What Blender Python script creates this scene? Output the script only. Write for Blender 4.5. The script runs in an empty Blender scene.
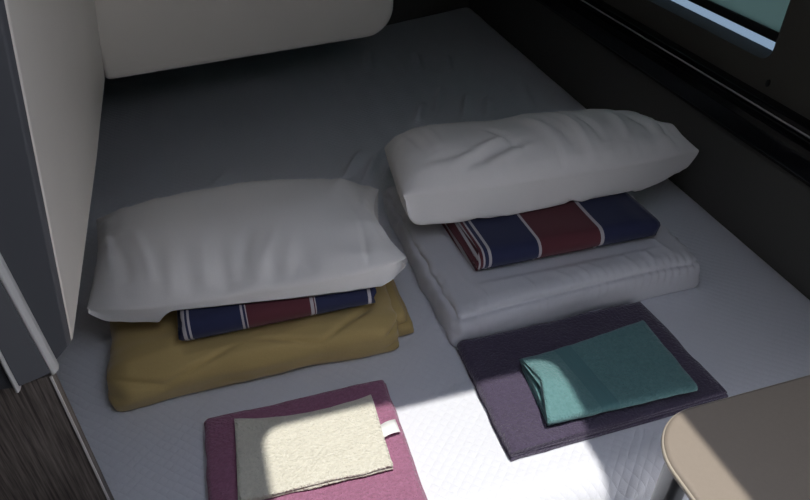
import bpy, bmesh, math, random
import numpy as np
from mathutils import Vector, noise

random.seed(7)
S = bpy.context.scene
C = S.collection
PI = math.pi

# ------------------------------------------------------------------ helpers
def put(name, me, mat, parent=None):
    if len(me.vertices) < 1500: me.set_sharp_from_angle(angle=math.radians(32))
    o = bpy.data.objects.new(name, me)
    C.objects.link(o)
    if mat is not None and not me.materials:
        me.materials.append(mat)
    if parent is not None:
        o.parent = parent
        o.matrix_parent_inverse = parent.matrix_world.inverted()
    return o

def mesh(name, V, Fc, smooth=True, flat=()):
    me = bpy.data.meshes.new(name)
    me.from_pydata([tuple(map(float, v)) for v in V], [], [tuple(int(i) for i in f) for f in Fc])
    bm = bmesh.new(); bm.from_mesh(me)
    bmesh.ops.remove_doubles(bm, verts=bm.verts, dist=1e-6)
    bmesh.ops.recalc_face_normals(bm, faces=bm.faces)
    for f in bm.faces:
        f.smooth = smooth and len(f.verts) <= 4
    bm.to_mesh(me); bm.free()
    return me

def tag(o, label, cat, group=None):
    o['label'] = label; o['category'] = cat
    if group: o['group'] = group
    return o

def empty(name, loc):
    o = bpy.data.objects.new(name, None)
    o.empty_display_size = 0.05
    C.objects.link(o); o.location = loc
    bpy.context.view_layer.update()
    return o

def struct(o):
    o['kind'] = 'structure'
    return o

def bevel(o, w, seg=3, angle=0.6):
    m = o.modifiers.new('b', 'BEVEL'); m.width = w; m.segments = seg
    m.limit_method = 'ANGLE'; m.angle_limit = angle; m.harden_normals = True
    for e in o.data.edges: e.use_edge_sharp = False
    for p in o.data.polygons: p.use_smooth = True
    return o

def box(x0, x1, y0, y1, z0, z1):
    V = [(x, y, z) for x in (x0, x1) for y in (y0, y1) for z in (z0, z1)]
    Fc = [(0,1,3,2),(4,6,7,5),(0,4,5,1),(2,3,7,6),(0,2,6,4),(1,5,7,3)]
    return V, Fc

def prism(poly, axis, a, b):
    """extrude a 2-D outline along an axis from a to b"""
    n = len(poly); V = []
    for t in (a, b):
        for p in poly:
            v = {'x': (t, p[0], p[1]), 'y': (p[0], t, p[1]), 'z': (p[0], p[1], t)}[axis]
            V.append(v)
    Fc = [tuple(range(n)), tuple(range(2*n-1, n-1, -1))]
    for i in range(n):
        j = (i+1) % n
        Fc.append((i, j, n+j, n+i))
    return V, Fc

def merge(*parts):
    V, Fc = [], []
    for v, f in parts:
        k = len(V); V += list(v); Fc += [tuple(i+k for i in q) for q in f]
    return V, Fc

def rrect(x0, x1, y0, y1, r, seg=10):
    P = []
    for cx, cy, a in ((x1-r, y1-r, 0), (x0+r, y1-r, PI/2), (x0+r, y0+r, PI), (x1-r, y0+r, 1.5*PI)):
        for k in range(seg+1):
            t = a + PI/2*k/seg
            P.append((cx+r*math.cos(t), cy+r*math.sin(t)))
    return P

def n3(P, s, off=0.0):
    """gradient noise at the points P (N,3); s: scale per axis"""
    s = np.broadcast_to(np.asarray(s, float), (3,))
    Q = P*s + off
    return np.array([noise.noise(Vector(q)) for q in Q])

def sstep(a, b, x):
    t = np.clip((x-a)/(b-a), 0, 1)
    return t*t*(3-2*t)

def gline(P2, a, b, w):
    """gaussian groove profile along the segment a-b in a 2-D chart"""
    a = np.array(a); b = np.array(b); d = b-a
    t = np.clip(((P2-a) @ d)/(d @ d), 0, 1)
    q = a + t[:, None]*d
    taper = np.sin(np.clip(t, 0.02, 0.98)*PI)**0.5
    return np.exp(-((P2-q)**2).sum(1)/(w*w))*taper

# ------------------------------------------------------------------ materials
class NT:
    def __init__(s, name):
        s.m = bpy.data.materials.new(name); s.m.use_nodes = True
        s.t = s.m.node_tree; s.b = s.t.nodes['Principled BSDF']
    def n(s, kind, **kw):
        x = s.t.nodes.new(kind)
        for k, v in kw.items():
            if k in x.inputs: x.inputs[k].default_value = v
            else: setattr(x, k, v)
        return x
    def l(s, a, b): s.t.links.new(a, b)
    def math(s, op, a, b=None):
        x = s.t.nodes.new('ShaderNodeMath'); x.operation = op
        for i, v in enumerate((a, b)):
            if v is None: continue
            if isinstance(v, (int, float)): x.inputs[i].default_value = v
            else: s.l(v, x.inputs[i])
        return x.outputs[0]
    def coord(s):
        return s.n('ShaderNodeTexCoord').outputs['Object']
    def set(s, **kw):
        for k, v in kw.items(): s.b.inputs[k.replace('_', ' ')].default_value = v
    def bump(s, h, strength, dist):
        x = s.n('ShaderNodeBump', Strength=strength, Distance=dist)
        s.l(h, x.inputs['Height']); s.l(x.outputs[0], s.b.inputs['Normal'])
        return x
    def mixcol(s, fac, a, b):
        x = s.t.nodes.new('ShaderNodeMix'); x.data_type = 'RGBA'
        s.l(fac, x.inputs[0]); x.inputs[6].default_value = (*a, 1); x.inputs[7].default_value = (*b, 1)
        return x.outputs[2]

def cloth(name, col, var=0.08, rough=0.9, scale=420, bump=0.35, dist=0.0012, sheen=0.15):
    """woven cloth: fine thread noise in colour and relief"""
    t = NT(name); c = t.coord()
    nz = t.n('ShaderNodeTexNoise', Scale=scale, Detail=3.0); t.l(c, nz.inputs['Vector'])
    lo = tuple(v*(1-var) for v in col); hi = tuple(min(1, v*(1+var)) for v in col)
    t.l(t.mixcol(nz.outputs[0], lo, hi), t.b.inputs['Base Color'])
    t.set(Roughness=rough, Sheen_Weight=sheen, Specular_IOR_Level=0.2)
    t.bump(nz.outputs[0], bump, dist)
    return t.m

def terry(name, col, var=0.3):
    """looped towelling"""
    t = NT(name); c = t.coord()
    v = t.n('ShaderNodeTexVoronoi', Scale=260.0); t.l(c, v.inputs['Vector'])
    nz = t.n('ShaderNodeTexNoise', Scale=160.0, Detail=4.0); t.l(c, nz.inputs['Vector'])
    h = t.math('ADD', t.math('MULTIPLY', v.outputs['Distance'], -0.7), nz.outputs[0])
    lo = tuple(k*(1-var) for k in col); hi = tuple(min(1, k*(1+var*.6)) for k in col)
    t.l(t.mixcol(nz.outputs[0], lo, hi), t.b.inputs['Base Color'])
    t.set(Roughness=1.0, Sheen_Weight=0.25, Specular_IOR_Level=0.1)
    t.bump(h, .75, 0.0035)
    return t.m

def plain(name, col, rough=0.5, metal=0.0, bump=0.0, scale=80, spec=0.5):
    t = NT(name)
    c = t.coord()
    nz = t.n('ShaderNodeTexNoise', Scale=float(scale), Detail=4.0); t.l(c, nz.inputs['Vector'])
    t.l(t.mixcol(nz.outputs[0], tuple(v*.95 for v in col), tuple(min(1, v*1.05) for v in col)), t.b.inputs['Base Color'])
    t.set(Roughness=rough, Metallic=metal, Specular_IOR_Level=spec)
    if bump: t.bump(nz.outputs[0], bump, 0.002)
    return t.m

M = {}
M['pillow'] = cloth('pillowcase_cotton', (.80, .78, .755), var=.04, scale=500, bump=.15)
M['white_blanket'] = cloth('grey_white_microfibre', (.66, .66, .69), var=.05, scale=380, bump=.2, rough=.7, sheen=.3)
M['tan'] = cloth('mustard_tan_comforter', (.52, .38, .15), var=.08, scale=420, bump=.25, rough=.6, sheen=.3)
M['pink'] = terry('plum_pink_terry', (.36, .155, .245))
M['cream'] = terry('cream_terry', (.72, .69, .58), var=.16)
M['purple'] = terry('dark_purple_terry', (.085, .068, .11))
M['tag'] = cloth('white_care_label', (.85, .85, .83), var=.02)
M['cream_gap'] = M['cream']
M['plastic'] = plain('off_white_moulded_plastic', (.74, .695, .63), rough=.42, bump=.02, scale=6)
M['plastic_grey'] = plain('slate_grey_moulded_plastic', (.080, .083, .093), rough=.5, bump=.02, scale=6)
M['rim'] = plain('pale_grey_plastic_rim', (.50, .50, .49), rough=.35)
M['wall_dark'] = plain('charcoal_wall_lining', (.10, .096, .088), rough=.9, bump=.15, scale=300)
M['wall_upper'] = plain('dark_taupe_wall_panel', (.075, .070, .058), rough=.75, bump=.1, scale=200)
M['black_gloss'] = plain('black_glossy_rail', (.006, .006, .008), rough=.11)
M['gasket'] = plain('black_window_rubber', (.006, .006, .007), rough=.6)
M['sill'] = plain('pale_blue_grey_window_ledge', (.42, .47, .54), rough=.35)
M['ceiling'] = plain('pale_ceiling_lining', (.20, .195, .19), rough=.9)
M['floor'] = plain('dark_vinyl_floor', (.03, .03, .033), rough=.6)
M['metal'] = plain('brushed_grey_metal', (.30, .31, .32), rough=.4, metal=.8)
M['edge'] = plain('pale_edge_banding', (.62, .60, .57), rough=.4)
M['base'] = plain('dark_bed_base_board', (.06, .055, .05), rough=.7)
M['table'] = plain('beige_table_laminate', (.29, .243, .195), rough=.5, bump=.05, scale=250)
M['table_rim'] = plain('pale_beige_table_edging', (.56, .49, .39), rough=.45)

# teal towel: dobby border woven across it
def teal():
    t = NT('teal_terry'); c = t.coord()
    v = t.n('ShaderNodeTexVoronoi', Scale=260.0); t.l(c, v.inputs['Vector'])
    nz = t.n('ShaderNodeTexNoise', Scale=160.0, Detail=4.0); t.l(c, nz.inputs['Vector'])
    sx = t.n('ShaderNodeSeparateXYZ'); t.l(c, sx.inputs[0])
    x = t.math('ADD', sx.outputs[0], t.math('MULTIPLY', sx.outputs[1], 0.10))
    b1 = t.math('LESS_THAN', t.math('ABSOLUTE', t.math('SUBTRACT', x, -0.038)), 0.017)
    rib = t.math('SINE', t.math('MULTIPLY', x, 700.0))
    h0 = t.math('ADD', t.math('MULTIPLY', v.outputs['Distance'], -0.7), nz.outputs[0])
    inv = t.math('SUBTRACT', 1.0, b1)
    h = t.math('ADD', t.math('MULTIPLY', h0, inv), t.math('MULTIPLY', b1, t.math('ADD', t.math('MULTIPLY', rib, .12), -0.5)))
    col = t.t.nodes.new('ShaderNodeMix'); col.data_type = 'RGBA'
    t.l(nz.outputs[0], col.inputs[0]); col.inputs[6].default_value = (.09, .20, .205, 1); col.inputs[7].default_value = (.165, .315, .315, 1)
    c2 = t.t.nodes.new('ShaderNodeMix'); c2.data_type = 'RGBA'
    t.l(b1, c2.inputs[0]); t.l(col.outputs[2], c2.inputs[6]); c2.inputs[7].default_value = (.10, .22, .23, 1)
    t.l(c2.outputs[2], t.b.inputs['Base Color'])
    t.set(Roughness=1.0, Sheen_Weight=.2, Specular_IOR_Level=.1)
    t.bump(h, .7, .003)
    return t.m
M['teal'] = teal()

def stripes(name, stops, navy=(.026, .031, .078), red=(.115, .032, .042), white=(.50, .47, .49)):
    """woven stripes at fixed places along the cloth: list of (start x, colour key)"""
    t = NT(name); c = t.coord()
    sx = t.n('ShaderNodeSeparateXYZ'); t.l(c, sx.inputs[0])
    nz = t.n('ShaderNodeTexNoise', Scale=500.0, Detail=2.0); t.l(c, nz.inputs['Vector'])
    u = t.math('ADD', t.math('MULTIPLY', sx.outputs[0], 2.0), 0.5)
    r = t.n('ShaderNodeValToRGB'); t.l(u, r.inputs[0])
    r.color_ramp.interpolation = 'CONSTANT'
    K = {'n': navy, 'r': red, 'w': white}
    e = r.color_ramp.elements
    for i, (x, k) in enumerate(stops):
        p = min(1, max(0, x*2+.5))
        q = e[i] if i < 1 else (e[1] if i == 1 else e.new(p))
        q.position = p; q.color = (*K[k], 1)
    t.l(r.outputs[0], t.b.inputs['Base Color'])
    t.set(Roughness=.85, Sheen_Weight=.15, Specular_IOR_Level=.2)
    t.bump(nz.outputs[0], .25, .001)
    return t.m

# quilted mattress cover: small diamonds
def quilt():
    t = NT('white_quilted_cover'); c = t.coord()
    sx = t.n('ShaderNodeSeparateXYZ'); t.l(c, sx.inputs[0])
    wn = t.n('ShaderNodeTexNoise', Scale=7.0, Detail=2.0); t.l(c, wn.inputs['Vector'])
    w = t.math('MULTIPLY', t.math('SUBTRACT', wn.outputs[0], .5), .02)
    X = t.math('ADD', sx.outputs[0], w); Y = t.math('ADD', sx.outputs[1], w)
    k = 165.0
    a = t.math('ABSOLUTE', t.math('SINE', t.math('MULTIPLY', t.math('ADD', X, Y), k)))
    b = t.math('ABSOLUTE', t.math('SINE', t.math('MULTIPLY', t.math('SUBTRACT', X, Y), k)))
    q = t.math('POWER', t.math('MULTIPLY', a, b), .5)
    nz = t.n('ShaderNodeTexNoise', Scale=450.0, Detail=2.0); t.l(c, nz.inputs['Vector'])
    h = t.math('ADD', q, t.math('MULTIPLY', nz.outputs[0], .3))
    t.l(t.mixcol(nz.outputs[0], (.70, .715, .765), (.76, .77, .81)), t.b.inputs['Base Color'])
    t.set(Roughness=.75, Sheen_Weight=.2, Specular_IOR_Level=.3)
    t.bump(h, .42, .0020)
    return t.m
M['quilt'] = quilt()

def wood():
    t = NT('dark_grained_wood'); c = t.coord()
    mp = t.n('ShaderNodeMapping'); mp.inputs['Scale'].default_value = (1, 1, .035); t.l(c, mp.inputs['Vector'])
    nz = t.n('ShaderNodeTexNoise', Scale=260.0, Detail=4.0, Roughness=.65); t.l(mp.outputs[0], nz.inputs['Vector'])
    r = t.n('ShaderNodeValToRGB'); t.l(nz.outputs[0], r.inputs[0])
    r.color_ramp.elements[0].position = .36; r.color_ramp.elements[0].color = (.05, .041, .036, 1)
    r.color_ramp.elements[1].position = .68; r.color_ramp.elements[1].color = (.25, .215, .19, 1)
    t.l(r.outputs[0], t.b.inputs['Base Color'])
    t.set(Roughness=.55)
    t.bump(nz.outputs[0], .3, .001)
    return t.m
M['wood'] = wood()

def tinted_glass():
    m = bpy.data.materials.new('blue_tinted_window_glass'); m.use_nodes = True
    b = m.node_tree.nodes['Principled BSDF']
    b.inputs['Base Color'].default_value = (.055, .08, .105, 1)
    b.inputs['Transmission Weight'].default_value = 1.0
    b.inputs['Roughness'].default_value = .05; b.inputs['IOR'].default_value = 1.06
    return m
def blind():
    t = NT('teal_roller_blind'); c = t.coord()
    nz = t.n('ShaderNodeTexNoise', Scale=60.0, Detail=3.0); t.l(c, nz.inputs['Vector'])
    mp = t.n('ShaderNodeMapping'); mp.inputs['Scale'].default_value = (1, .15, 1); t.l(c, mp.inputs['Vector']); t.l(mp.outputs[0], nz.inputs['Vector'])
    t.l(t.mixcol(nz.outputs[0], (.20, .36, .36), (.26, .44, .43)), t.b.inputs['Base Color'])
    t.set(Roughness=.9)
    tr = t.n('ShaderNodeBsdfTranslucent'); tr.inputs[0].default_value = (.60, .66, .56, 1)
    mx = t.n('ShaderNodeMixShader', Fac=.9)
    out = t.t.nodes['Material Output']
    t.l(t.b.outputs[0], mx.inputs[1]); t.l(tr.outputs[0], mx.inputs[2]); t.l(mx.outputs[0], out.inputs['Surface'])
    return t.m
M['blind'] = blind()
M['glass'] = tinted_glass()

# ------------------------------------------------------------------ soft shapes
def grid_box(nx, ny, nz):
    """unit cube surface as a grid, welded"""
    V, Fc = [], []
    def face(fn, nu, nv):
        k = len(V)
        for i in range(nu+1):
            for j in range(nv+1):
                V.append(fn(-1+2*i/nu, -1+2*j/nv))
        for i in range(nu):
            for j in range(nv):
                a = k+i*(nv+1)+j
                Fc.append((a, a+1, a+nv+2, a+nv+1))
    for s in (-1, 1):
        face(lambda u, v: (u, v, s), nx, ny)
        face(lambda u, v: (u, s, v), nx, nz)
        face(lambda u, v: (s, u, v), ny, nz)
    V = np.round(np.array(V), 9)
    U, inv = np.unique(V, axis=0, return_inverse=True)
    inv = inv.reshape(-1)
    return U, [tuple(inv[i] for i in f) for f in Fc]

def soft_slab(hx, hy, hz, r, res=(90, 60, 18)):
    """rounded box of half sizes hx, hy, hz; r = radii (x, y, z); returns points, normals, faces"""
    U, Fc = grid_box(*res)
    H = np.array([hx, hy, hz]); r = np.array(r, float)
    inner = H-r
    # spend the grid on the rounded rims as well
    P = U*H
    q = np.clip(P, -inner, inner)
    e = (P-q)/r
    L = np.linalg.norm(e, axis=1); L[L == 0] = 1
    nrm = e/L[:, None]
    # the lower rim sits squarer on what carries it
    pw = 2+3*np.clip(-e[:, 2], 0, 1)
    Lp = (np.abs(e)**pw[:, None]).sum(1)**(1/pw); Lp[Lp == 0] = 1
    P = q + e/Lp[:, None]*r
    N = nrm/r; N /= np.maximum(np.linalg.norm(N, axis=1), 1e-9)[:, None]
    return P, N, Fc

def flat_roll(levels, L, pitch, thick, nst=14, nar=8, first=1):
    """centre line of a cloth folded through the given levels, then its outline; 2-D (along, height)"""
    pts = []; side = first
    for i, k in enumerate(levels):
        z = k*pitch
        xs = np.linspace(-side*L, side*L, nst+1)
        for x in xs: pts.append((x, z))
        if i < len(levels)-1:
            z2 = levels[i+1]*pitch; zc = (z+z2)/2; r = abs(z2-z)/2; s = 1 if z2 > z else -1
            for j in range(1, nar):
                a = -PI/2 + PI*j/nar
                pts.append((side*(L+r*math.cos(a)), zc+s*r*math.sin(a)))
        side = -side
    p = np.array(pts)
    d = np.gradient(p, axis=0); d /= np.linalg.norm(d, axis=1)[:, None]
    nn = np.stack([-d[:, 1], d[:, 0]], 1)
    h = thick/2
    tips = lambda c, dd: [c+dd*h*.8]
    poly = list(p+nn*h) + tips(p[-1], d[-1]) + list((p-nn*h)[::-1]) + tips(p[0], -d[0])
    return np.array(poly)

def sweep(poly, axis, half, steps, fn):
    """sweep the outline along x or y, shape it with fn(P) and cap the ends; returns V, F"""
    n = len(poly); V = []
    ts = np.linspace(-half, half, steps+1)
    for t in ts:
        for a, z in poly:
            V.append((t, a, z) if axis == 'x' else (a, t, z))
    V = fn(np.array(V))
    Fc = []
    for i in range(steps):
        for j in range(n):
            k = (j+1) % n
            Fc.append((i*n+j, i*n+k, (i+1)*n+k, (i+1)*n+j))
    Fc.append(tuple(range(n))); Fc.append(tuple(range(steps*n+n-1, steps*n-1, -1)))
    return V, Fc

# ------------------------------------------------------------------ camera
cd = bpy.data.cameras.new('camera'); cam = bpy.data.objects.new('camera', cd); C.objects.link(cam)
cd.sensor_width = 36; cd.lens = 36*660/810; cd.clip_start = .02
cam.location = (0, 0, .9)
cam.rotation_euler = (PI/2-math.atan(.75), 0, -math.radians(17.2))
S.camera = cam

# ------------------------------------------------------------------ the van: shell
XL, YB, YF, ZF, ZC = -1.0, 2.86, -.62, -.45, 1.02
def wx(y): return 1.128+.029*(y-.8)              # the right wall leans a little off the bed's axis

fl = struct(put('floor', mesh('floor', *box(XL-.05, 1.35, YF-.3, YB+.05, ZF-.05, ZF)), M['floor']))
struct(put('wall_left', mesh('wall_left', *box(XL-.05, XL, YF, YB+.05, ZF, ZC)), M['wall_upper']))
struct(put('wall_front', mesh('wall_front', *box(XL, 1.35, YF-.03, YF, ZF, ZC)), M['ceiling']))
struct(put('wall_back', mesh('wall_back', *prism([(XL, 2.665), (.70, 2.665), (1.20, YB), (1.35, YB), (1.35, YB+.05), (XL, YB+.05)], 'z', ZF, ZC)), M['wall_dark']))

# right wall: lower lining
def wall_strip(z0, z1, d0, d1, y0=YF, y1=YB+.045):
    V = []
    for y in (y0, y1):
        for z in (z0, z1):
            for d in (d0, d1):
                V.append((wx(y)+d, y, z))
    Fc = [(0,1,3,2),(4,6,7,5),(0,4,5,1),(2,3,7,6),(0,2,6,4),(1,5,7,3)]
    return V, Fc
YD = .22                                          # the side door by the camera stands open up to here
wl = struct(put('wall_right', mesh('wall_right', *wall_strip(ZF, .25, 0, .12, YD)), M['wall_dark']))

# upper right wall with the window opening (outline in y, z)
WY0, WY1, WZ0, WZ1, WR = 1.075, 1.95, .375, .85, .032
def wall_with_hole(outer, hole, to3, depth):
    bm = bmesh.new()
    loops = []
    for poly in (outer, hole):
        vs = [bm.verts.new((p[0], p[1], 0)) for p in poly]
        es = [bm.edges.new((vs[i], vs[(i+1) % len(vs)])) for i in range(len(vs))]
        loops.append((vs, es))
    bmesh.ops.triangle_fill(bm, use_beauty=True, use_dissolve=False, edges=loops[0][1]+loops[1][1])
    ext = bmesh.ops.extrude_face_region(bm, geom=bm.faces[:])
    for v in ext['geom']:
        if isinstance(v, bmesh.types.BMVert): v.co.z = depth
    bmesh.ops.recalc_face_normals(bm, faces=bm.faces)
    for v in bm.verts: v.co = to3(v.co)
    bmesh.ops.recalc_face_normals(bm, faces=bm.faces)
    me = bpy.data.meshes.new('wall'); bm.to_mesh(me); bm.free()
    return me
to_wall = lambda c: Vector((wx(c.x)+.012+c.z, c.x, c.y))
wu = put('trim_1', wall_with_hole([(YD, .25), (YB+.045, .25), (YB+.045, ZC), (YD, ZC)], rrect(WY0, WY1, WZ0, WZ1, WR), to_wall, .05), M['wall_upper'])
struct(wu)
# small recessed fixing in the panel below the window corner
scr = put('screw_cap', mesh('screw_cap', *[(lambda V, Fc: (V, Fc))(*prism([(1.06+.0045*math.cos(a), .335+.008*math.sin(a)) for a in np.linspace(0, 2*PI, 16, endpoint=False)], 'x', wx(1.06)+.008, wx(1.06)+.014))][0]), M['gasket'], wu)

# window: reveal, clear pane, and a teal blind drawn down to a black bar just above the sill
def ring(o, i, a, b):
    n = len(o)
    V = [tuple(to_wall(Vector((p[0], p[1], a)))) for p in o]+[tuple(to_wall(Vector((p[0], p[1], b)))) for p in i]
    V += [tuple(to_wall(Vector((p[0]*1., p[1], a+.012)))) for p in o]+[tuple(to_wall(Vector((p[0], p[1], b+.012)))) for p in i]
    Fc = []
    for k in range(n):
        j = (k+1) % n
        Fc += [(k, j, n+j, n+k), (2*n+k, 3*n+k, 3*n+j, 2*n+j), (k, 2*n+k, 2*n+j, j), (n+k, n+j, 3*n+j, 3*n+k)]
    return V, Fc
RI = rrect(WY0+.006, WY1-.006, WZ0+.006, WZ1-.006, WR*.85)
win = struct(put('window_1', mesh('window_1', *ring(rrect(WY0, WY1, WZ0, WZ1, WR), RI, -.003, .030)), M['wall_upper']))
struct(put('trim_2', mesh('trim_2', *wall_strip(.50, ZC, .012, .062, YF, YD-.001)), M['wall_upper']))  # unseen panel above the open door, added to keep the side light low
n = len(RI)
pv = [tuple(to_wall(Vector((p[0], p[1], d)))) for d in (.040, .044) for p in RI]
pf = [tuple(range(n)), tuple(range(2*n-1, n-1, -1))]+[(k, (k+1) % n, n+(k+1) % n, n+k) for k in range(n)]
put('window_pane', mesh('window_pane', pv, pf, smooth=False), M['glass'], win)
def wall_box(y0, y1, z0, z1, d0, d1):
    V, Fc = box(y0, y1, z0, z1, d0, d1)
    return [tuple(to_wall(Vector(v))) for v in V], Fc
q = put('blind_bar', mesh('blind_bar', *wall_box(WY0+.009, WY1-.009, WZ0+.032, WZ0+.052, .024, .036)), M['gasket'], win)
q = put('blind', mesh('blind', *wall_box(WY0+.009, WY1-.009, WZ0+.052, WZ1-.010, .028, .031)), M['blind'], win)

# glossy black rail along the wall under the window
prof = [(.002, .205), (-.020, .208), (-.030, .222), (-.031, .262), (-.024, .276), (-.012, .281), (-.012, .287), (-.020, .291), (-.022, .299), (-.016, .309), (-.002, .313), (.010, .313)]
def along_wall(prof, y0, y1, n=1):
    V = []; m = len(prof)
    for y in np.linspace(y0, y1, n+1):
        V += [(wx(y)+d, y, z) for d, z in prof]
    Fc = [tuple(range(m)), tuple(range((n+1)*m-1, n*m-1, -1))]
    for i in range(n):
        for j in range(m):
            k = (j+1) % m
            Fc.append((i*m+j, i*m+k, (i+1)*m+k, (i+1)*m+j))
    return V, Fc
rail = put('wall_rail', mesh('wall_rail', *along_wall([(d-.0015, z) for d, z in prof], YD+.01, YB-.005)), M['black_gloss'])
bevel(rail, .003, 2, .3)
put('highlight_strip', mesh('highlight_strip', *along_wall([(-.0240, .2965), (-.0248, .2990), (-.0235, .2997), (-.0215, .2992), (-.0205, .2965)], YD+.011, YB-.006)), M['rim'], rail)  # pale strip standing in for the highlight along the rail's upper lip
tag(rail, 'black glossy rail running along the right wall under the window', 'rail')

# ceiling with the open roof hatch behind the camera
TANE = 4.4                                        # high midday sun
HX0, HX1 = -.02, .482
HY1 = .713-ZC/TANE; HY0 = HY1-.52
ce = struct(put('ceiling', wall_with_hole([(XL, YF), (1.35, YF), (1.35, YB), (XL, YB)], rrect(HX0, HX1, HY0, HY1, .03), lambda c: Vector((c.x, c.y, ZC+c.z)), .012), M['ceiling']))

# ------------------------------------------------------------------ bed
bed = empty('bed', (.3, 1.65, ZF))
tag(bed, 'wide bed with a white quilted mattress cover filling the van', 'bed')
def mattress():
    x0, x1, y0, y1 = -.98, 1.125, .475, 2.857
    R = .055; RB = .018
    nx, ny = 260, 380
    V = []; Fc = []
    # arc-length chart: front face, rounded rim, top
    ys = []
    for z in np.linspace(-.16, -R, 5)[:-1]: ys.append((y0, z))
    for k in range(9):
        a = PI/2*k/8
        ys.append((y0+R-R*math.cos(a), -R+R*math.sin(a)))
    for y in np.linspace(y0+R, y1-RB, ny)[1:]: ys.append((y, 0))
    for k in range(1, 9):
        a = PI/2*k/8
        ys.append((y1-RB+RB*math.sin(a), -RB+RB*math.cos(a)))
    ys.append((y1, -.16))
    xs = np.linspace(x0, x1, nx+1)
    for x in xs:
        for (y, z) in ys: V.append((x, y, z))
    P = np.array(V); m = len(ys)
    yb = np.clip(YB-.012-.39*(1.19-P[:, 0]), 2.655, YB-.004)      # the back edge runs at a slant into the corner
    P[:, 1] = np.where(P[:, 1] > 2.0, 2.0+(P[:, 1]-2.0)*(yb-2.0)/(y1-2.0), P[:, 1])
    # follow the wall, round the right rim down
    P[:, 0] += np.where(P[:, 0] > 0, .029*(P[:, 1]-.8)*sstep(.3, 1.1, P[:, 0]), 0)
    edge = wx(P[:, 1])-.002-P[:, 0]
    P[:, 2] -= .020*np.exp(-np.maximum(edge, 0)/.018)*(P[:, 2] > -.03)
    # far right corner is rounded and pulled down
    c = np.hypot(np.maximum(0, P[:, 0]-.75)/.45, np.maximum(0, P[:, 1]-2.35)/.5)
    # the near left of the bed stops at the wooden panel
    k = (P[:, 1] < .6705) & (P[:, 0] < -.2435)
    P[k, 0] = -.2435
    near = np.where(P[:, 1] > .6705, P[:, 1], 9).min()
    P[(P[:, 1] == near), 1] = .6725
    top = (P[:, 2] > -.07).astype(float)
    w = np.zeros(len(P))
    w += .0035*n3(P, 3.2)+.0012*n3(P, 11, 4.)
    # rucks in the sheet behind the pillows
    far = sstep(1.25, 1.6, P[:, 1])*(1-sstep(2.3, 2.7, P[:, 1]))
    w += .004*far*n3(P, (16, 4, 1), 9.)
    Q = P[:, :2]
    for a, b, ww, h in (((.30, 1.50), (.37, 1.62), .012, .010), ((.34, 1.46), (.42, 1.60), .012, .011), ((.39, 1.45), (.47, 1.57), .010, .010), ((.44, 1.47), (.52, 1.62), .012, .011),
                        ((.58, 1.75), (.64, 1.88), .014, .010), ((.66, 1.80), (.74, 1.98), .012, .011), ((.73, 1.74), (.80, 1.90), .012, .010), ((.80, 1.72), (.86, 1.86), .013, .010),
                        ((.72, 2.15), (.76, 2.32), .014, .009), ((.82, 2.12), (.86, 2.25), .014, .009), ((.95, 1.70), (1.02, 1.95), .02, .006),
                        ((-.10, 1.45), (.00, 1.62), .016, .006), ((.05, 1.42), (.12, 1.56), .014, .006), ((.55, 2.2), (.60, 2.4), .02, .008)):
        w += 2.0*h*gline(Q, a, b, ww*.85)
    flat = 1-(1-sstep(.0, .09, np.maximum.reduce([-.30-P[:, 0], P[:, 0]-.96, .50-P[:, 1], P[:, 1]-1.33])))   # 0 under the bedding
    w *= np.clip(.12+flat, 0, 1)
    P[:, 2] += np.clip(w, -.02, .03)*top
    # pulls in the cover over the front rim
    fr = (P[:, 1] < .56)
    P[:, 1] -= np.where(P[:, 1] < .535, .005*n3(P, (9, 3, 9), 2.), 0)
    for a, b in (((.50, -.13), (.66, -.015)), ((.56, -.14), (.74, -.03)), ((.46, -.10), (.55, -.02))):
        P[:, 1] -= np.where(P[:, 1] < .56, .008*gline(P[:, [0, 2]], a, b, .012), 0)
    for i in range(nx):
        for j in range(m-1):
            a = i*m+j
            Fc.append((a, a+1, a+m+1, a+m))
    # sides and underside
    V = [tuple(p) for p in P]
    for base, in ((0,), (nx*m,)):
        k0 = len(V)
        for k in range(m): V.append((P[base+k, 0], P[base+k, 1], -.16))
        for k in range(m-1): Fc.append((base+k, base+k+1, k0+k+1, k0+k))
    n0 = len(V)
    V += [(-.2435, .672, -.16), (-.2435, .48, -.16), (1.11, .48, -.16), (1.17, 2.82, -.16), (.69, 2.64, -.16), (-.98, 2.64, -.16), (-.98, .672, -.16)]
    Fc.append(tuple(range(n0, n0+7)))
    P = V
    return P, Fc
MV, MF = mattress()
# close the underside with a straight board under the cover
put('mattress', mesh('mattress', MV, MF), M['quilt'], bed)
put('bed_base', mesh('bed_base', *prism([(-.243, .50), (1.11, .50), (1.12, 2.64), (-.97, 2.64), (-.97, .675), (-.243, .675)], 'z', ZF, -.155)), M['base'], bed)

# ------------------------------------------------------------------ folded comforters
SHEET_R = (.425, .822, .90, 1.20)
SHEET_L = (-.122, .213, .868, 1.15)

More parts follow.
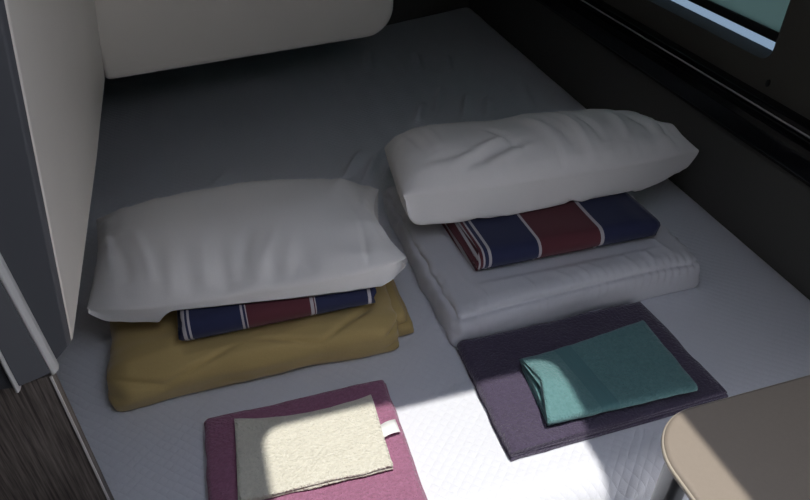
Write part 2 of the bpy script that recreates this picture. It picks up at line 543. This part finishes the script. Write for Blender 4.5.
def tan_comforter():
    hx, hy, hz = .266, .185, .0445
    P, N, Fc = soft_slab(hx, hy, hz, (.045, .055, .041), (110, 80, 22))
    w = .006*n3(P, (7, 9, 9), 1.)+.003*n3(P, (20, 14, 20), 5.)
    fr = sstep(.02, -.15, P[:, 1])
    # quilting lines: x against the arc up the front and over the top
    s = np.stack([P[:, 0], (P[:, 2]+hz)+(P[:, 1]+hy)], 1)
    for a, b in (((.235, .165), (.10, .070)), ((.10, .070), (-.02, .125)), ((-.04, .115), (-.17, .050)), ((-.17, .05), (-.25, .10))):
        w -= .0065*gline(s, a, b, .007)
    # horizontal puckers on the roll
    w += .0035*fr*n3(P, (4, 40, 45), 8.)
    # fold layers opening on the right end
    e = sstep(hx-.05, hx-.005, P[:, 0])
    w -= .012*e*np.exp(-((P[:, 2]-.012)/.006)**2)+.010*e*np.exp(-((P[:, 2]+.022)/.006)**2)
    P = P+N*w[:, None]
    P[:, 2] += .010*(-P[:, 0]/hx)*0 + hz
    P[:, 0] += .012*np.sin(P[:, 1]*9)*sstep(.05, .25, P[:, 0])
    P[:, 2] *= 1-.16*sstep(hx-.12, hx, np.abs(P[:, 0]))
    ctr = np.array([.006, .838+hy, 0]); P += ctr
    d = np.maximum.reduce([SHEET_L[0]-P[:, 0], P[:, 0]-SHEET_L[1], SHEET_L[2]-P[:, 1], P[:, 1]-SHEET_L[3]])
    P[:, 2] = np.minimum(P[:, 2], .0845+.45*np.maximum(d-.004, 0))
    P[:, 2] = np.maximum(P[:, 2], .0025)
    parts = [(P, Fc)]
    # tucked layers showing at the right end, further back
    for q, (x, y0, y1, z0, z1) in enumerate(((.258, .875, 1.10, .004, .030), (.246, .885, 1.08, .028, .056))):
        A, NN, F2 = soft_slab(.035, (y1-y0)/2, (z1-z0)/2, (.012, .02, (z1-z0)/2-.001), (14, 40, 8))
        A = A+NN*(.003*n3(A, (20, 18, 20), 3.+q))[:, None]+np.array([x, (y0+y1)/2, (z0+z1)/2])
        A[:, 2] = np.maximum(A[:, 2], .003)
        parts.append((A, F2))
    return merge(*parts)
o = put('folded_comforter', mesh('folded_comforter', *tan_comforter()), M['tan'])
tag(o, 'mustard tan comforter folded into a thick roll', 'comforter')

def white_comforter():
    hx, hy, hz = .281, .247, .0435
    P, N, Fc = soft_slab(hx, hy, hz, (.028, .040, .040), (150, 110, 36))
    w = .004*n3(P, (8, 9, 9), 11.)+.002*n3(P, (22, 22, 22), 15.)
    # seam along the front and round the ends, gathers either side of it
    zs = .030
    band = np.exp(-((P[:, 2]-zs)/.0042)**2)
    side = sstep(.0, .02, np.maximum(np.abs(P[:, 1])-(hy-.045), np.abs(P[:, 0])-(hx-.04)))
    w -= .006*band*side
    gath = np.exp(-((P[:, 2]-zs)/.030)**2)*side
    w += .0022*gath*np.sin(P[:, 0]*330+3*n3(P, 14, 3.))*(P[:, 1] < 0)*(.6+.8*n3(P, 9, 4.))
    w += .0014*gath*np.sin(P[:, 1]*150+4*n3(P, 14, 6.))*(np.abs(P[:, 0]) > hx-.05)
    # creases on top running back from the front
    T = P[:, :2]
    for a, b in (((-.02, -.23), (-.07, -.16)), ((.02, -.23), (-.03, -.15)), ((.05, -.23), (.01, -.17)), ((.12, -.23), (.09, -.14)), ((.17, -.23), (.15, -.15)), ((.22, -.22), (.18, -.10)), ((-.20, -.22), (-.24, -.1)), ((-.10, -.23), (-.12, -.17))):
        w += .0035*gline(T, a, b, .007)*(P[:, 2] > 0)
    P = P+N*w[:, None]
    P[:, 2] += hz
    # left end: soft dents
    P[:, 0] += np.where(P[:, 0] < -.2, .006*n3(P, (6, 22, 12), 21.), 0)
    P[:, 2] *= 1-.10*sstep(hx-.10, hx, np.abs(P[:, 0]))
    P[:, 1] -= .014*sstep(.15, -.28, P[:, 0])*sstep(.1, -.2, P[:, 1])
    P += np.array([.626, .829+hy, 0])
    d = np.maximum.reduce([SHEET_R[0]-P[:, 0], P[:, 0]-SHEET_R[1], SHEET_R[2]-P[:, 1], P[:, 1]-SHEET_R[3]])
    P[:, 2] = np.minimum(P[:, 2], .0845+.45*np.maximum(d-.004, 0))
    P[:, 2] = np.maximum(P[:, 2], .0025)
    return P, Fc
o = put('folded_comforter', mesh('folded_comforter_white', *white_comforter()), M['white_blanket'])
tag(o, 'pale grey white comforter folded into a thick pad with a seam along its front', 'comforter')

# ------------------------------------------------------------------ striped sheets (flat rolls)
def sheet(name, box_, z0, hgt, mat, label, skew, seed):
    x0, x1, y0, y1 = box_
    n = 6; pitch = hgt/n; lv = [3, 2, 4, 1, 5, 0]
    L = (y1-y0)/2-hgt/2
    poly = flat_roll(lv, L, pitch, pitch*.80, nst=12, nar=10, first=1)
    poly[:, 1] += pitch*.5
    half = (x1-x0)/2
    def fn(P):
        zf = P[:, 2]/hgt
        P[:, 0] += skew*(P[:, 1])+.006*np.sin(zf*9)*np.abs(P[:, 0]/half)
        w = .0025*n3(P, (9, 9, 2), seed)
        P[:, 2] = np.maximum(P[:, 2]+w*zf, 0.0004)
        # softened far ends
        e = sstep(half-.05, half, P[:, 0])
        P[:, 2] *= 1-.12*e
        return P
    V, Fc = sweep(poly, 'x', half, 44, fn)
    o = put(name, mesh(name, V, Fc), mat)
    o.location = ((x0+x1)/2, (y0+y1)/2, z0)
    return tag(o, label, 'bed sheet', 'striped sheets on the comforters')
mL = stripes('navy_red_striped_cotton_short', [(-.25, 'n'), (-.1655, 'w'), (-.1595, 'n'), (-.156, 'w'), (-.152, 'n'), (-.0680, 'w'), (-.0630, 'n'), (-.0605, 'w'), (-.0575, 'r'), (.0520, 'w'), (.0580, 'r'), (.0600, 'w'), (.0625, 'n'), (.1560, 'w'), (.1620, 'n')])
sheet('striped_sheet', SHEET_L, .0852, .058, mL, 'navy and red striped sheet folded on the mustard tan comforter', 0.0, 31.)
mR = stripes('navy_red_striped_cotton', [(-.25, 'r'), (-.196, 'w'), (-.192, 'r'), (-.187, 'w'), (-.183, 'n'), (-.1755, 'w'), (-.1690, 'n'), (-.0700, 'w'), (-.0640, 'r'), (.0680, 'w'), (.0745, 'n'), (.1900, 'n')])
sheet('striped_sheet', SHEET_R, .0852, .058, mR, 'navy and red striped sheet folded on the pale grey white comforter', -.03, 37.)

# ------------------------------------------------------------------ pillows
def pillow(corners, T, B, exps, pin, push, support, creases, seed, lift=0., nu=170, nv=120):
    """stuffed case: two halves meeting in a seam strung between four corners (back left, back right, front right, front left)"""
    pl, pr, pb, pf, q = exps
    c = np.array(corners, float)
    us = np.sin(np.linspace(-PI/2, PI/2, nu+1)); vs = np.sin(np.linspace(-PI/2, PI/2, nv+1))
    U, W = np.meshgrid(us, vs, indexing='ij')
    u = U.ravel(); v = W.ravel()
    a = (u+1)/2; b = (v+1)/2
    S0 = ((1-a)*b)[:, None]*c[0]+(a*b)[:, None]*c[1]+(a*(1-b))[:, None]*c[2]+((1-a)*(1-b))[:, None]*c[3]
    b2 = b**1.8
    S1 = ((1-a)*b2)[:, None]*c[0]+(a*b2)[:, None]*c[1]+(a*(1-b2))[:, None]*c[2]+((1-a)*(1-b2))[:, None]*c[3]
    hx = (np.linalg.norm(c[1]-c[0])+np.linalg.norm(c[2]-c[3]))/4; hy = (np.linalg.norm(c[0]-c[3])+np.linalg.norm(c[1]-c[2]))/4
    # edges drawn in (or swelling out) between the corners
    for Z in (S0, S1):
        Z[:, 0] -= np.where(u > 0, pin[1], -pin[0])*(1-v*v)*np.abs(u)**3
        Z[:, 1] -= np.where(v > 0, pin[2], -pin[3])*(1-u**4)*np.abs(v)**3
    X = u*hx; Y = v*hy
    px = np.where(u < 0, pl, pr); py = np.where(v < 0, pf, pb)
    prof = np.clip(1-np.abs(u)**px, 0, 1)**q*np.clip(1-np.abs(v)**py, 0, 1)**np.where(v < 0, .62, q)
    L0 = np.stack([X, Y, X*0], 1)
    halves = []
    pxb = np.where(u < 0, pl*3, pr*1.3); pyb = np.where(v < 0, 9., pb)
    q = .5
    profb = np.clip(1-np.abs(u)**pxb, 0, 1)**q*np.clip(1-np.abs(v)**pyb, 0, 1)**q
    for sg, A in ((1, T), (-1, B)):
        if sg < 0: prof = profb
        A = A*(1-lift*sstep(-.15, -.75, u)) if sg < 0 else A
        k = n3(L0, (5, 4, 1), seed+sg)*.012+n3(L0, (13, 8, 1), seed+3*sg)*.004
        rim = np.clip(1-prof, 0, 1)*np.clip(prof*4, 0, 1)
        k += .011*rim*n3(L0, (34, 8, 1), seed+7*sg)
        k += .010*rim*n3(L0, (8, 34, 1), seed+9*sg)*sstep(.45, .65, np.abs(u))
        k -= .0075*np.maximum(0, .16-np.abs(n3(L0, (15, 5, 1), seed+11*sg)))*6*sstep(.97, .3, prof)*np.clip(prof*4, 0, 1)*np.clip(.5+1.5*n3(L0, (5, 5, 1), seed+13), 0, 1)
        for cr in creases:
            if cr[0] == sg:
                k += .7*cr[4]*gline(L0[:, :2], cr[1], cr[2], cr[3])*np.clip(prof*3, 0, 1)
        H = (S0 if sg > 0 else S1).copy()
        H[:, 2] += sg*A*prof+k*np.clip(prof*2.5, 0, 1)
        if sg < 0:                                     # the underside swells out past the front seam
            t = np.clip((-v-.62)/.38, 0, 1)
            H[:, 1] -= push(u)*np.sin(np.clip((1-t)*1.15, 0, 1)*PI)*(t > 0)
            
        halves.append(H)
    sup = support(halves[1][:, 0], halves[1][:, 1])
    halves[1][:, 2] = np.maximum(halves[1][:, 2], sup)
    halves[0][:, 2] = np.maximum(halves[0][:, 2], support(halves[0][:, 0], halves[0][:, 1])+.001)
    m = nv+1; K = (nu+1)*m
    V = np.concatenate(halves)
    rimmask = (np.abs(np.abs(u)-1) < 1e-6) | (np.abs(np.abs(v)-1) < 1e-6)
    V[K:][rimmask] = V[:K][rimmask]
    Fc = []
    for h in (0, 1):
        for i in range(nu):
            for jj in range(nv):
                a_ = h*K+i*m+jj
                f = (a_, a_+m, a_+m+1, a_+1)
                Fc.append(f if h == 0 else f[::-1])
    return V, Fc

def blockf(x, y, b, h, soft):
    d = np.maximum.reduce([b[0]-x, x-b[1], b[2]-y, y-b[3]])
    return h*(1-sstep(0, soft, d))
def supL(x, y):
    return np.maximum.reduce([blockf(x, y, (SHEET_L[0]-.004, SHEET_L[1]+.004, SHEET_L[2]-.002, SHEET_L[3]+.002), .1465, .12), blockf(x, y, (-.255, .275, .86, 1.21), .099, .03), np.full_like(x, .006)])
def supR(x, y):
    return np.maximum.reduce([blockf(x, y, (SHEET_R[0]-.012, SHEET_R[1]+.012, SHEET_R[2]-.002, SHEET_R[3]+.002), .1465, .03), blockf(x, y, (.35, .905, .85, 1.32), .099, .03), np.full_like(x, .006)])

crL = [(1, (-.20, -.13), (-.24, -.02), .012, -.010), (1, (-.16, -.14), (-.20, -.02), .010, .008), (1, (-.24, -.10), (-.26, .02), .008, .008), (1, (-.02, -.14), (.02, -.07), .012, -.008), (1, (.02, -.14), (.06, -.08), .010, .007),
       (1, (.22, .14), (.18, .00), .015, .008), (1, (.25, .12), (.24, -.02), .012, -.009), (1, (.14, -.13), (.24, -.14), .012, .006), (1, (-.12, -.14), (.10, -.145), .008, -.006)]
V, Fc = pillow([(-.275, 1.262, .135), (.310, 1.196, .140), (.280, .893, .182), (-.270, .964, .145)], .080, .055, (3.0, 3.6, 4.0, 2.3, .5), (.012, .030, .004, -.034),
               lambda u: .016+.004*u, supL, crL, 50., lift=.35)
o = put('pillow', mesh('pillow_left', V, Fc), M['pillow']); o.data.set_sharp_from_angle(angle=math.radians(42))
tag(o, 'white pillow lying over the mustard tan comforter', 'pillow', 'pillows on the folded bedding')

crR = [(1, (-.28, -.078), (-.16, -.074), .006, -.005), (1, (-.23, -.092), (-.10, -.050), .007, .010), (1, (-.20, -.095), (-.07, -.062), .006, -.010), (1, (-.16, -.098), (-.05, -.075), .006, .008),
       (1, (-.07, -.09), (-.13, -.01), .008, -.009), (1, (.0, -.09), (-.03, .03), .012, .013), (1, (.03, -.09), (.01, .02), .008, -.010), (1, (.06, -.09), (.05, .04), .010, .013), (1, (.10, -.09), (.10, .02), .009, -.012),
       (1, (.16, -.09), (.18, .03), .012, .012), (1, (.23, -.08), (.22, .02), .009, -.011), (-1, (-.24, -.108), (-.16, -.085), .006, .008), (-1, (-.14, -.108), (-.08, -.085), .006, -.008), (-1, (.00, -.108), (.03, -.085), .006, .009), (-1, (.03, -.108), (.06, -.085), .006, -.009),
       (1, (-.29, .06), (-.27, -.06), .009, -.006), (1, (-.25, .05), (-.24, -.06), .009, .006)]
V, Fc = pillow([(.346, 1.275, .195), (.975, 1.255, .180), (1.000, 1.045, .205), (.318, 1.038, .218)], .076, .074, (9., 2.4, 3.2, 2.3, .5), (.000, .000, -.010, -.024),
               lambda u: .014*sstep(1.0, .0, u)+.004, supR, crR, 70.)
o = put('pillow', mesh('pillow_right', V, Fc), M['pillow']); o.data.set_sharp_from_angle(angle=math.radians(42))
tag(o, 'white pillow lying over the pale grey white comforter', 'pillow', 'pillows on the folded bedding')

# ------------------------------------------------------------------ towels
def towel(name, mat, cx, cy, hx, hy, axis, lv, thick, shape, seed, label, z0=.001, gap=.82, first=1, amp=.004, group='folded towels on the bed', frac=None):
    pitch = thick/len(lv)
    L = (hx if axis == 'y' else hy)-thick*.35
    poly = flat_roll(lv, L, pitch, pitch*gap, nst=26, nar=8, first=first)
    poly[:, 1] += pitch*.5
    half = hy if axis == 'y' else hx
    def fn(P):
        zf = P[:, 2]/thick
        P = shape(P, zf)
        P[:, 2] += zf*(amp*n3(P, (11, 11, 1), seed)+amp*.4*n3(P, (40, 40, 3), seed+2))
        P[:, 2] = np.maximum(P[:, 2], .0002)
        j = n3(P, (30, 30, 60), seed+5)*.0022
        P[:, 0] += j; P[:, 1] += n3(P, (30, 30, 60), seed+8)*.0022
        return P
    V, Fc = sweep(poly, axis, half, 40, fn)
    o = put(name, mesh(name, V, Fc), mat)
    o.location = (cx, cy, z0)
    return tag(o, label, 'towel', group)

def quad(P, hx, hy, c):
    """bilinear corner offsets: c = BL, BR, FR, FL (x, y) shifts"""
    u = (P[:, 0]/hx+1)/2; v = (P[:, 1]/hy+1)/2
    for wgt, d in (((1-u)*v, c[0]), (u*v, c[1]), (u*(1-v), c[2]), ((1-u)*(1-v), c[3])):
        P[:, 0] += wgt*d[0]; P[:, 1] += wgt*d[1]
    return P

def shp_pink(P, zf):
    P = quad(P, .155, .120, [(.004, .004), (.004, .0), (.002, .0), (-.002, .0)])
    P[:, 0] -= .010*(1-zf)*(P[:, 0] < 0)                # lower layer peeps out on the left
    P[:, 1] += .010*np.sin((P[:, 0]+.155)/.31*PI)*0
    return P
towel('bath_towel', M['pink'], .044, .642, .155, .122, 'y', [0, 1, 2], .026, shp_pink, 81., 'plum pink bath towel folded flat under a cream hand towel', first=1)

def shp_cream(P, zf):
    P = quad(P, .115, .075, [(.0, .010), (.002, -.008), (-.002, -.006), (-.010, .004)])
    P[:, 1] -= np.where(P[:, 1] > 0, .014*np.sin((P[:, 0]+.115)/.23*PI)*(P[:, 1]/.075), 0)
    P[:, 2] += 0
    return P
ct = empty('hand_towel', (.050, .662, .0285))
tag(ct, 'cream hand towel with a white care label on the plum pink bath towel', 'towel', 'folded towels on the bed')
def sub(o, parent, name):
    for k in ('label', 'category', 'group'):
        if k in o: del o[k]
    w = o.location.copy(); o.parent = parent; o.location = w-parent.location
    o.name = name
t1 = towel('towel_cloth', M['cream'], .052, .658, .111, .075, 'x', [0, 1], .014, shp_cream, 91., 'x', z0=.0285, amp=.003)
sub(t1, ct, 'towel_cloth')
tv = []
for i in range(7):
    x = i/6*.032
    for y in (-.012, .012):
        tv.append((x-.002, y+.003*(i/6), .004*math.sin(i/6*PI)+.003*(i/6)*(1 if y > 0 else 0)))
tf = [(2*i, 2*i+2, 2*i+3, 2*i+1) for i in range(6)]
tg = put('care_label', mesh('care_label', tv, tf), M['tag'])
sm = tg.modifiers.new('s', 'SOLIDIFY'); sm.thickness = .0008
tg.location = (.160, .648, .0365); tg.rotation_euler = (0, 0, .06)
w = tg.location.copy(); tg.parent = ct; tg.location = w-ct.location
tg['label'] = 'white care label'

def shp_purple(P, zf):
    P = quad(P, .2, .123, [(.000, .002), (-.002, .002), (.006, .0), (-.006, -.004)])
    P[:, 0] -= .010*(1-zf)*(P[:, 0] < 0)
    return P
towel('bath_towel', M['purple'], .555, .686, .200, .123, 'y', [0, 1, 2], .026, shp_purple, 101., 'dark purple bath towel folded flat under a teal hand towel', first=1)

def shp_teal(P, zf):
    P = quad(P, .138, .078, [(.006, -.016), (.006, .014), (.002, -.004), (-.008, .006)])
    # left end gapes open between its layers
    e = sstep(-.03, -.14, P[:, 0])*np.exp(-((P[:, 1]+.0)/.05)**2)
    P[:, 2] += e*.024*sstep(.30, .70, zf)
    P[:, 0] += .006*np.cos(P[:, 1]*40)*sstep(-.05, -.14, P[:, 0])*(zf > .5)
    return P
towel('hand_towel', M['teal'], .562, .652, .131, .078, 'x', [2, 1, 3, 0], .022, shp_teal, 111., 'teal hand towel with an open folded end on the dark purple bath towel', z0=.0285, gap=.74)

# ------------------------------------------------------------------ lockers
ZL = .30
lk = empty('overhead_locker', (-.4, 1.2, ZL))
tag(lk, 'off-white overhead locker along the left wall with a grey moulded end panel', 'locker')
lean = .145                                        # the doors lean out over the bed as they rise
def leaned(V, k=lean):
    return [(x+k*(z-ZL), y, z) for x, y, z in V]
# door face with a rounded bottom edge
prof = [(-.236, .312), (-.231, .304), (-.226, .301), (-.2245, .300)]
ZT = 1.012
body = [(-.95, .70), (-.226, .700), (-.226, .740), (-.226, 1.2), (-.231, 1.595), (-.95, 1.48)]
lb = [(x, y-(.099*(z-ZL)+.003 if y > 1.3 else 0), z) for x, y, z in leaned(prism(body, 'z', ZL, ZT)[0])]
o = put('locker_body', mesh('locker_body', lb, prism(body, 'z', ZL, ZT)[1]), M['plastic'], lk)
bevel(o, .006, 3, .5)
# moulded end: two grey faces stepped towards the aisle, pale rims between them
pa = [(-.228, .702), (-.236, .676), (-.2405, .676), (-.2405, .70)]
def end_piece(poly, mat, name, k=.06, z0=ZL, bw=.004):
    V, Fc = prism(poly, 'z', z0, ZT)
    q = put(name, mesh(name, leaned(V, k), Fc), mat, lk)
    bevel(q, bw, 3, .4)
    return q
# slanting inner panel follows the lean of the door
Vi = []
for z in (ZL+.004, ZT):
    dx = lean*(z-ZL)
    dr = .045*(z-ZL)
    Vi += [(-.2265+dx, .6995, z), (-.2305+dx, .690, z), (-.241-dr, .668, z), (-.262-dr, .70, z)]
Fi = [(0,1,2,3),(7,6,5,4),(0,4,5,1),(1,5,6,2),(2,6,7,3),(3,7,4,0)]
q = put('end_panel', mesh('end_panel', Vi, Fi), M['plastic_grey'], lk); bevel(q, .003, 3, .4)
Vr = []
for z in (ZL-.003, ZT):
    dr = .043*(z-ZL)
    Vr += [(-.2400-dr, .668, z), (-.2395-dr, .659, z), (-.2440-dr, .652, z), (-.2475-dr, .652, z), (-.262-dr, .69, z)]
Fr = [(0,1,2,3,4),(9,8,7,6,5)]+[(i, (i+1) % 5, 5+(i+1) % 5, 5+i) for i in range(5)]
q = put('end_rim', mesh('end_rim', Vr, Fr), M['rim'], lk); bevel(q, .003, 3, .4)
Vo = []
for z in (ZL, ZT):
    dr = .043*(z-ZL); d2 = .0
    Vo += [(-.2470-dr, .6525, z), (-.2815-d2, .6405, z), (-.2815-d2, .69, z), (-.2565-dr, .69, z)]
Fo = [(0,1,2,3),(7,6,5,4)]+[(i, (i+1) % 4, 4+(i+1) % 4, 4+i) for i in range(4)]
q = put('end_panel', mesh('end_panel', Vo, Fo), M['plastic_grey'], lk); bevel(q, .002, 2, .4)
Vr = []
for z in (ZL-.006, ZT):
    Vr += [(-.2812, .6405, z), (-.2830, .6365, z), (-.2860, .6375, z), (-.292, .690, z), (-.2812, .690, z)]
q = put('end_rim', mesh('end_rim', Vr, Fr), M['rim'], lk); bevel(q, .0012, 3, .4)
Vo = [(x, y, z) for z in (ZL, ZT) for x, y in ((-.288, .642), (-.95, .70), (-.95, .75), (-.30, .70))]
q = put('end_panel', mesh('end_panel', Vo, Fo), M['plastic_grey'], lk)

# the locker across the back, its free end rounded
bl = empty('overhead_locker', (.1, 1.85, ZL))
tag(bl, 'off-white overhead locker across the back with a rounded free corner', 'locker')
def back_locker():
    bx0, bx1 = 0.0, .740
    ZL = globals()['ZL']-.007
    out = [(bx0, ZT)]+[(bx0, ZL)]
    R = .075
    for k in range(13):
        a = -PI/2+PI/2*k/12
        out.append((bx1-R+R*math.cos(a), ZL+R+R*math.sin(a)))
    out.append((bx1, ZT))
    V, Fc = prism(out, 'y', 0, .30)
    R2 = []
    ca, sa = math.cos(math.radians(9.1)), math.sin(math.radians(9.1))
    for x, y, z in V:
        y2 = y-.12*(z-ZL)
        R2.append((-.2315+x*ca-y2*sa, 1.600+x*sa+y2*ca, z))
    return R2, Fc
q = put('locker_body', mesh('locker_body', *back_locker()), M['plastic'], bl); bevel(q, .014, 5, .5)

# ------------------------------------------------------------------ wooden panel below the left locker
wp = empty('wooden_panel', (-.6, .67, ZF))
tag(wp, 'dark wood grain panel with a pale edge strip below the left locker', 'panel')
q = put('panel_board', mesh('panel_board', *box(-.96, -.2475, .650, .668, ZF, ZL-.002)), M['wood'], wp)
q = put('edge_strip', mesh('edge_strip', *box(-.2495, -.2465, .6488, .6515, ZF, ZL-.002)), M['edge'], wp); bevel(q, .0005, 2)

# ------------------------------------------------------------------ table
tb = empty('table', (.75, .1, ZF))
tag(tb, 'beige table with a rounded corner and a grey metal leg', 'table')
tp = rrect(.427, 1.05, -.45, .413, .075, 14)
V, Fc = prism(tp, 'z', .2335, .2495)
q = put('tabletop', mesh('tabletop', V, Fc), M['table'], tb); bevel(q, .006, 4, .5)
tp2 = rrect(.4255, 1.0515, -.4515, .4145, .0765, 14)
V, Fc = prism(tp2, 'z', .2365, .2465)
q = put('edge_band', mesh('edge_band', V, Fc), M['table_rim'], tb); bevel(q, .004, 3, .5)
V, Fc = prism(rrect(.432, .457, .335, .365, .008, 5), 'z', ZF, .234)
q = put('leg', mesh('leg', V, Fc), M['metal'], tb)

# ------------------------------------------------------------------ light
w = bpy.data.worlds.new('sky'); S.world = w; w.use_nodes = True
nt = w.node_tree; bg = nt.nodes['Background']
tc = nt.nodes.new('ShaderNodeTexCoord'); sx = nt.nodes.new('ShaderNodeSeparateXYZ'); rp = nt.nodes.new('ShaderNodeValToRGB')
nt.links.new(tc.outputs['Generated'], sx.inputs[0]); nt.links.new(sx.outputs[2], rp.inputs[0]); nt.links.new(rp.outputs[0], bg.inputs[0])
e = rp.color_ramp.elements                       # bright sunlit ground and haze, deeper blue overhead
e[0].position = .0; e[0].color = (.93, .92, .97, 1)
e[1].position = .9; e[1].color = (.60, .65, .80, 1)
q = e.new(.30); q.color = (.86, .90, 1.0, 1)
bg.inputs[1].default_value = 4.4
sd = bpy.data.lights.new('sun', 'SUN'); sun = bpy.data.objects.new('sun', sd); C.objects.link(sun)
sd.energy = 3.7; sd.angle = math.radians(.9); sd.color = (1.0, .97, .92)
sun.rotation_euler = (PI/2-math.atan(TANE), 0, 0)   # shining towards +Y and down
sun.location = (0, -3, 4)

S.view_settings.view_transform = 'Standard'
S.view_settings.look = 'None'
S.view_settings.exposure = 0
S.view_settings.gamma = 1
S.view_settings.use_curve_mapping = False
S.cycles.use_denoising = True
S.cycles.max_bounces = 10
S.cycles.diffuse_bounces = 6
S.cycles.sample_clamp_indirect = 4
